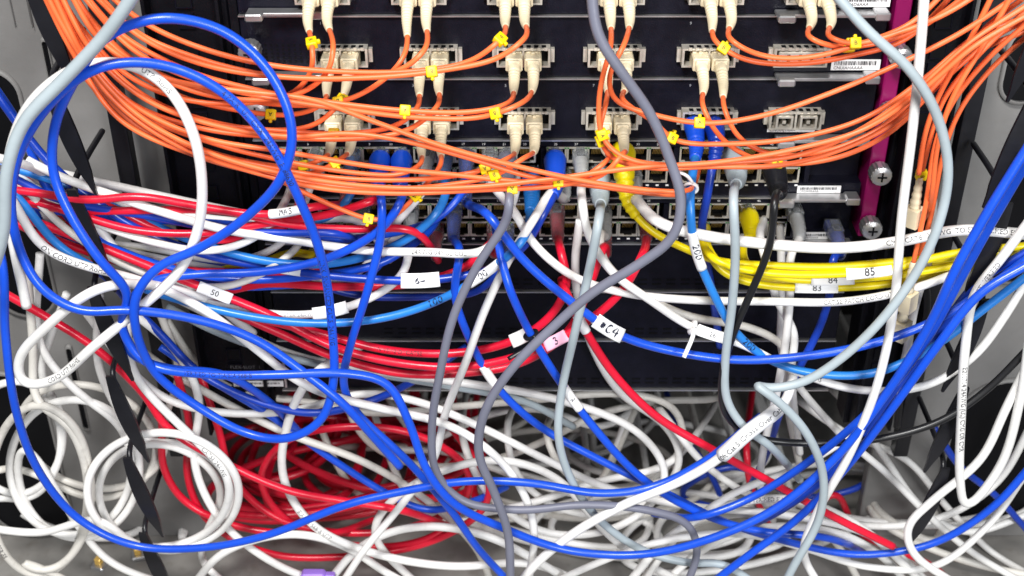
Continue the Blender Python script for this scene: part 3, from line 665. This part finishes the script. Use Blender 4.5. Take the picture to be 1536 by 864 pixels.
# --- hand-laid loops in the lower tangle
def loop(cx,cy,rx,ry,turns,a0,drift=(12,6),tail=None,head=None,tilt=0.0):
    pts=list(head or [])
    n=int(turns*10)
    for k in range(n+1):
        a=math.radians(a0)+2*math.pi*k/10; g=1+.10*math.sin(k*.55+cx)
        x=rx*g*math.cos(a); y=ry*g*math.sin(a)
        pts.append((cx+x*math.cos(tilt)-y*math.sin(tilt)+drift[0]*k/10,cy+x*math.sin(tilt)+y*math.cos(tilt)+drift[1]*k/10))
    return pts+list(tail or [])
LP=[
 ('white',loop(235,742,112,88,1.6,-60,(6,2),[(60,800),(-30,790)],[(190,480),(200,560)]),72,3.2),
 ('white',loop(250,735,98,82,1.3,-120,(-8,4),[(300,840),(360,890)],[(150,440),(150,560)],.2),50,3.1),
 ('white',loop(110,700,95,105,1.8,-80,(8,10),[(160,840),(260,880)],[(60,380),(60,520)]),46,3.1),
 ('cream',loop(55,725,75,130,1.6,-90,(10,0),[(80,860),(130,890)],[(40,400),(50,520)]),62,3.2),
 ('cream',loop(150,640,110,80,1.3,-30,(-10,20),[(20,700),(-40,720)],[(240,470),(270,560)],.3),30,3.0),
 ('white',loop(30,640,70,90,1.5,-60,(0,15),[(-40,760)],[(100,440)]),34,3.0),
 ('white',[(130,470),(200,560),(250,600),(340,620),(450,615),(540,590),(620,600),(720,640),(820,690),(920,735),(1040,760),(1160,770),(1300,800),(1400,880)],45,3.1),
 ('cream',[(250,480),(290,540),(360,590),(450,600),(560,620),(680,610),(800,600),(930,590),(1010,610),(1020,680),(950,730),(860,720),(820,660),(860,590,-160)],-10,3.1),
 ('white',[(540,520,20),(470,560),(430,640),(425,720),(470,790),(560,830),(680,850),(800,845),(900,890)],58,3.4),
 ('white',[(640,890),(560,800),(600,740),(680,700),(760,690),(840,720),(900,790),(960,840),(1060,890)],50,3.3),
 ('white',[(280,890),(340,825),(440,800),(520,820),(580,860),(640,890)],60,3.3),
 ('white',[(480,890),(540,820),(620,790),(720,800),(820,850),(880,890)],56,3.4),
 ('cream',[(1100,575,-150),(1060,600),(1000,600),(900,620),(820,660),(740,690),(640,700),(560,670),(520,610),(560,575,-160)],-30,3.2),
 ('white',[(930,890),(1010,800),(1100,755),(1200,750),(1290,790),(1360,850),(1400,890)],60,3.4),
 ('white',[(980,890),(1060,820),(1150,790),(1260,800),(1330,840),(1370,890)],50,3.3),
 ('cream',[(1300,890),(1230,790),(1130,770),(1030,790),(950,890)],40,3.1),
 ('white',[(1545,640),(1500,720),(1430,770),(1340,790),(1240,780),(1140,750),(1060,700),(1010,640),(960,575,-160)],20,3.1),
 ('white',[(1545,770),(1450,800),(1380,760),(1330,690),(1280,620),(1240,575,-100)],0,3.1),
 ('white',[(-20,250),(20,300),(60,370),(130,400),(210,420),(300,460),(380,520),(460,580),(560,610),(680,640),(760,700),(800,780),(790,890)],100,3.1),
 ('white',[(250,440),(330,480),(430,530),(560,556),(700,575),(840,600),(960,650),(1000,720),(930,790),(820,800),(740,750),(700,680),(700,575,-150)],30,3.2),
 ('white',[(200,470),(260,520),(300,600),(290,690),(330,780),(420,850),(540,890)],55,3.2),
 ('white',[(870,330,40),(862,400,40),(880,500,20),(930,590),(1000,640),(1020,700),(960,760),(860,770),(780,720),(760,650),(800,575,-150)],0,3.1),
 ('cream',[(150,470),(230,540),(330,600),(430,650),(540,690),(640,750),(720,830),(740,890)],36,3.1),
]
for k,(col,pts,d,r_) in enumerate(LP):
    N('lp%d'%k,col,pts,d,("aged off-white" if col=='cream' else "white")+" network cable looping in the tangled pile",GW,r=r_,amp=7,smooth=30)
    o,p,r=CABLES['lp%d'%k]
    if k==18: print_on(o,p,r,110,392,"ON CORD UTP RoHS",.0050,M_INK)
    if k==0: print_on(o,p,r,325,690,"CAT5E 24AWG",.0044,M_INK)
    if k==3: print_on(o,p,r,30,800,"5T10 SERIES",.0050,M_INK)
    if k==8: print_on(o,p,r,470,790,"EIA/TIA 568-B UTP",.0046,M_INK)
    if k==13: print_on(o,p,r,1150,750,"ETL VERIFIED EIA/TIA",.0046,M_INK)
rd=random.Random(5)
for k in range(4):
    xa=rd.uniform(400,620); xb=rd.uniform(900,1150); y=rd.uniform(640,760)
    pts=[(xa,570,-170),(xa+20,610,-90)]+[(xa+(xb-xa)*i/6,y+35*math.sin(i*.9+k*1.7)) for i in range(1,6)]+[(xb-20,620,-80),(xb,570,-170)]
    c=rd.choice(['white','cream'])
    N('fa%d'%k,c,pts,rd.uniform(-70,20),("aged off-white" if c=='cream' else "white")+" network cable curving through the floor tangle",GW,r=3.2,amp=6,smooth=34)
N('G1','grey',[(215,-30),(160,50),(95,120),(35,185),(10,260),(5,350),(-20,430)],138,"thick light grey cable coming in from above",GG,r=3.9)
N('G2','slate',[(886,-30),(896,50),(935,112),(975,170),(1005,240),(1022,300),(1010,355),(960,395),(890,438),(830,490),(770,550),(728,615),(718,680),(742,740),(762,800),(766,880)],140,"slate grey cable snaking down across the switch",GG,r=3.2)
N('G3','grey',[(1235,-30),(1300,45),(1365,105),(1408,180),(1422,270),(1395,370),(1335,465),(1265,535),(1200,575),(1145,582),(1130,575),(1165,600),(1210,650),(1235,715),(1228,780),(1190,850),(1170,890)],134,"light grey cable making a long bend in front of the rack",GG,r=3.1)
N('G4','grey',[(898,330),(885,400),(862,500),(842,590),(838,660),(862,730),(910,790),(975,830),(1040,845),(1080,845),(1140,880)],104,"light grey network cable from a grey boot",GG,port=(897,258),plug='rj',boot=JK['grey'],r=3.1,bs=1.2)
N('G5','slate',[(764,300),(760,330),(715,400),(680,475),(660,560),(648,640),(655,710),(695,752),(780,765),(880,757),(970,765),(1030,785),(1046,825),(1025,890)],112,"slate grey network cable looping down and across",GG,port=(760,232),plug='rj',boot=JK['slate'],r=3.0)
N('G6','grey',[(1100,300),(1103,380),(1098,460),(1088,540),(1090,600),(1115,640),(1150,665),(1200,720,60)],104,"grey network cable dropping from a grey boot",GG,port=(1097,228),plug='rj',boot=JK['grey'],r=3.1,bs=1.3)
N('K1','black',[(1162,300),(1154,370),(1126,440),(1100,500),(1084,560),(1088,620),(1130,655),(1220,665),(1320,658),(1410,632),(1480,585),(1545,520)],98,"black cable with black boot hanging in a loop",None,port=(1158,248),plug='rj',boot=M_BLKP,r=2.7,bs=1.2)
N('K2','black',[(1360,300),(1390,470),(1360,540),(1345,640)],20,"black power cable behind the rack post",None,r=3)
N('G7','grey',[(250,460),(330,500),(450,540),(560,560),(680,580),(780,600),(860,640,0)],34,"light grey network cable behind the red bundle",GG)
rr=[
 ([(470,310),(400,322),(300,310),(210,295),(130,300),(60,290),(-20,280)],86,(525,262),"red network cable with white wrap label"),
 ([(560,300),(500,320),(400,335),(300,350),(200,345),(110,320),(40,300),(-20,310)],80,(560,262),"red network cable in the side bundle"),
 ([(450,290),(440,330),(350,360),(240,345),(150,305),(80,300),(-20,300)],74,(460,262),"red network cable in the side bundle"),
 ([(960,390),(930,440),(870,490),(790,530),(700,550),(600,545),(500,520),(400,470),(300,430),(200,390),(100,350),(20,320),(-20,300)],78,(965,316),"red network cable sagging across the blank panels"),
 ([(842,380),(850,430),(820,480),(760,515),(680,530),(580,525),(480,500),(400,480),(300,450),(220,430),(120,390),(20,330)],70,(835,316),"red network cable with white labels sagging across"),
 ([(905,370),(880,440),(850,500),(780,545),(690,560),(600,560),(500,535),(420,500),(330,460),(220,400),(100,330)],64,(905,343),"red network cable beneath the others"),
 ([(740,360),(700,400),(620,425),(500,430),(400,425),(300,440),(200,400),(110,370),(10,330)],60,(742,343),"red network cable with short white tag"),
 ([(-20,425),(60,470),(140,520),(215,590),(250,640),(330,690),(430,735),(520,752),(600,765),(700,800,20)],66,None,"red network cable falling to the floor pile"),
 ([(842,420,40),(850,440),(875,490),(920,560),(985,625),(1070,675),(1160,725),(1250,775),(1340,820)],88,None,"red network cable running diagonally to the floor"),
 ([(200,560),(240,620),(245,700),(275,750),(340,785),(420,800),(500,800),(560,780,0)],40,None,"red network cable curling beside the rings"),
 ([(1130,575,-160),(1120,680),(1130,740),(1180,800),(1250,740),(1290,800),(1400,850),(1440,890)],-40,None,"red network cable on the floor"),
 ([(265,560),(285,640),(280,710),(310,780),(400,830),(520,835),(640,815),(720,770),(735,720),(690,660,0),(650,600,-120)],34,None,"red network cable in a wide loose loop on the pile"),
 ([(300,560,10),(330,650),(350,720),(420,780),(520,800),(620,790),(700,750),(700,700),(620,650),(520,640),(430,660),(390,720),(430,780),(540,820),(660,800),(700,740,0),(700,600,-140)],26,None,"red network cable in a wide loose loop on the pile"),
]
for i,(pts,d,port,lab) in enumerate(rr):
    N('R%d'%i,'red',pts,d,lab,GR,port=port,plug='rj' if port else None,r=2.8 if i<3 else 3.1,smooth=8 if i<11 else 24)
o,p,r=CABLES['R0']; wrap(o,p,r,430,320,.026,"MAS",.0045)
o,p,r=CABLES['R4']; flag(o,p,r,785,508,.016,.010)
o,p,r=CABLES['R3']; flag(o,p,r,838,512,.018,.009,"3",.006,M_PINK,hand=True)
o,p,r=CABLES['R8']; wrap(o,p,r,872,485,.016)
o,p,r=CABLES['B11']; flag(o,p,r,634,422,.027,.0105,"6-",.0070,hand=True); flag(o,p,r,432,408,.018,.006,"69",.0045)
o,p,r=CABLES['R4']; print_on(o,p,r,600,528,"N VS1-2 D  CAT5E",.0042,M_INK)
o,p,r=CABLES['B5']; flag(o,p,r,908,495,.025,.0105,"*C4",.0075,hand=True)
o,p,r=CABLES['R3']; flag(o,p,r,322,437,.024,.008,"50",.0058); 
rd=random.Random(9)
for k,(c,px,row) in enumerate([('white',440,232),('white',475,232),('red',500,343),('navy',545,316),('blue',575,343),('white',640,232),('cream',455,316),('sky',530,232),('red',655,343),('white',590,343),('navy',760,343),('blue',700,232)]):
    x1=px+rd.uniform(-10,5); sag=rd.uniform(330,455); ye=rd.uniform(240,330)
    pts=[(x1,row+50,50),(x1-40,min(sag,row+95)),(x1-120,sag),(x1-220,sag+rd.uniform(-8,8)),(x1-320,sag-rd.uniform(10,40)),(90,(sag+ye)/2-5),(10,ye),(-60,ye-25)] if px>480 else [(x1,row+50,50),(x1-40,sag-30),(x1-120,sag),(x1-230,sag-20),(100,(sag+ye)/2),(10,ye),(-60,ye-25)]
    nm={'navy':'deep blue','blue':'blue','sky':'light blue','white':'white','cream':'aged off-white','red':'red'}[c]
    N('sb%d'%k,c,pts,rd.uniform(45,82),nm+" network cable running from a socket into the side bundle",{'w':GW,'c':GW,'r':GR}.get(c[0],GB),port=(px,row),plug='rj',r=2.7,smooth=14)
ys=[([(942,305,45),(975,345,50),(1040,378,60),(1080,392),(1150,398),(1250,400),(1350,392),(1440,385),(1545,372)],80,(932,222),'yellow'),
 ([(1115,365,55),(1120,400),(1180,418),(1250,420),(1350,412),(1450,395),(1545,380)],74,(1120,316),'yellow'),
 ([(1050,340,8),(1060,372,60),(1080,405),(1130,425),(1230,432),(1340,425),(1440,402),(1545,388)],68,None,None),
 ([(1035,330,8),(1050,360,60),(1075,392),(1140,408),(1230,412),(1330,404),(1430,380),(1545,368)],86,None,None),
 ([(1060,340,8),(1066,380,50),(1100,412),(1200,424),(1300,416),(1400,396),(1545,376)],60,None,None)]
for i,(pts,d,port,b) in enumerate(ys):
    N('Y%d'%i,'yellow',pts,d,"yellow network cable running to the side panel",GY,port=port,plug='rj' if port else None,boot=JK['yellow'] if b else None,r=2.8,bs=1.35 if i==0 else 1.0)
N('Y9','yellow',[(440,378),(380,398),(300,404),(210,385),(100,340),(20,290)],50,"short visible yellow network cable in the side bundle",GY,port=(480,343),plug='rj')
o,p,r=CABLES['Y3']; flag(o,p,r,1302,404,.032,.0090,"85",.0078)
o,p,r=CABLES['Y1']; flag(o,p,r,1248,424,.030,.0078,"84",.0068)
o,p,r=CABLES['Y2']; flag(o,p,r,1225,440,.031,.0076,"83",.0066)
# --- floor pile: coils lying under the chassis
def coil(col,cx,cy,rx,ry,turns,h,lab,grp,seed,r=.0033,zb=0.0):
    rd=random.Random(seed); c=UF(cx,cy,0); P=[]
    n=int(turns*12); a0=rd.uniform(0,6.28); dx=rd.uniform(-.03,.03); dy=rd.uniform(-.015,.015); th=rd.uniform(-.4,.4)
    for k in range(n):
        a=a0+k/12*2*math.pi; w=1+0.16*math.sin(k*0.23+seed)
        x=math.cos(a)*rx*w; y=math.sin(a)*ry*w
        P.append(Vector((c.x+x*math.cos(th)-y*math.sin(th)+dx*k/n, max(-.10,c.y+x*math.sin(th)+y*math.cos(th)+dy*k/n), ZF+.004+zb+h*(0.5+0.5*math.sin(a+seed*2))+.004*k/12)))
    s,e=P[0],P[-1]
    P=[Vector((s.x+rd.uniform(-.05,.05),.40,ZF+.02)),Vector((s.x,max(.28,s.y+.03),ZF+.03))]+P+[Vector((e.x,max(.28,e.y+.03),ZF+.03)),Vector((e.x+rd.uniform(-.05,.05),.40,ZF+.02))]
    path=catmull(P,.005,8); v,f=tube(path,r,12); o=mk("network_cable",v,f,JK[col],None,path[0]); tag(o,lab,"cable",grp)
k=0
for (cx,cy,rx,ry,h,zb) in [(470,745,.105,.070,.02,.02),(550,750,.11,.060,.03,.035),(420,725,.095,.070,.03,.015),(500,715,.12,.08,.02,.01),(520,790,.115,.050,.015,.05),(390,705,.07,.06,.04,.035),(600,740,.08,.06,.03,.02)]:
    k+=1; coil('red',cx,cy,rx,ry,1.8,h,"red network cable coiled on the cabinet floor",GR,k,.0036,zb)
for (cx,cy,rx,ry,c) in [(620,650,.12,.06,'cream'),(800,650,.13,.06,'white'),(860,730,.12,.06,'cream'),(1000,710,.09,.06,'white'),(780,790,.12,.03,'white'),(1130,800,.12,.04,'white'),(80,710,.07,.07,'cream'),(140,780,.09,.045,'white'),(980,810,.11,.03,'white'),(1330,780,.10,.05,'white'),(1440,820,.09,.04,'cream')]:
    k+=1; coil(c,cx,cy,rx,ry,1.6,.03,("aged off-white" if c=='cream' else "white")+" network cable coiled on the cabinet floor",GW,k,.0033)
def bolt(px,py,s):
    p=UF(px,py,0); m=MB(); m.box(p.x-.006,p.x+.006,p.y-.006,p.y+.006,p.z,p.z+.004,0,.0008); m.box(p.x-.003,p.x+.003,p.y-.003,p.y+.003,p.z+.0038,p.z+.011,1,.0008)
    o=m.make("cage_nut",[M_STEEL,M_GOLD],None,p); o.rotation_euler=(0,0,s); tag(o,"small steel cage nut lying on the cabinet floor","nut","loose cage nuts")
bolt(208,835,.3); bolt(255,792,.9); bolt(150,850,1.3)
q=U(470,860,60); m=MB(); m.box(q.x-.010,q.x+.010,q.y-.005,q.y+.005,q.z-.008,q.z+.002,0,.002); m.box(q.x+.0095,q.x+.018,q.y-.003,q.y+.003,q.z-.006,q.z,0,.001)
o=m.make("connector_cap",[M_PURP],None,q); tag(o,"small lilac plastic connector cap among white cables","connector cap")
def tie(key,u,v,m,lab):
    o,p,r=CABLES[key]; i=near(p,u,v); c=p[i]; T=(p[min(len(p)-1,i+2)]-p[max(0,i-2)]).normalized(); N_=(FRONT-T*FRONT.dot(T)).normalized(); B=N_.cross(T)
    ring_=[c+(N_*math.cos(a)+B*math.sin(a))*(r+.0012) for a in [2*math.pi*k/20 for k in range(21)]]
    v1,f1=tube(ring_,.0012,6,flat=1.6); t=mk("zip_tie",v1,f1,m,o)
    tl=[c+N_*(r+.002),c+N_*(r+.008)+B*-.006,c+N_*(r+.010)+B*-.022]
    v2,f2=tube(catmull(tl,.002,1),.0012,6,flat=1.4); mk("zip_tie_tail",v2,f2,m,o)
tie('W5',1040,490,M_LABEL,""); tie('B10',1030,280,M_LABEL,""); tie('B7',870,462,M_BLKP,"")
# ------------------------------------------------------------------ light
w=bpy.data.worlds.new("World"); SC.world=w; w.use_nodes=True
w.node_tree.nodes["Background"].inputs["Color"].default_value=(0.90,0.94,1,1); w.node_tree.nodes["Background"].inputs["Strength"].default_value=0.20
def area(loc,target,size,power,col=(1,1,1)):
    l=bpy.data.lights.new("ceiling_or_fill_light",'AREA'); l.size=size; l.energy=power; l.color=col
    o=bpy.data.objects.new("ceiling_or_fill_light",l); COL.objects.link(o); o.location=loc
    o.rotation_euler=(Vector(target)-Vector(loc)).to_track_quat('-Z','Y').to_euler()
area((-.35,-1.20,1.65),(0,0,.0),.38,54,(1,.985,.96))
area((.55,-1.45,.60),(0,.12,-.22),.4,20,(.97,.985,1))  # low front fill, added to brighten the lower tangle; no ceiling lamp hangs here
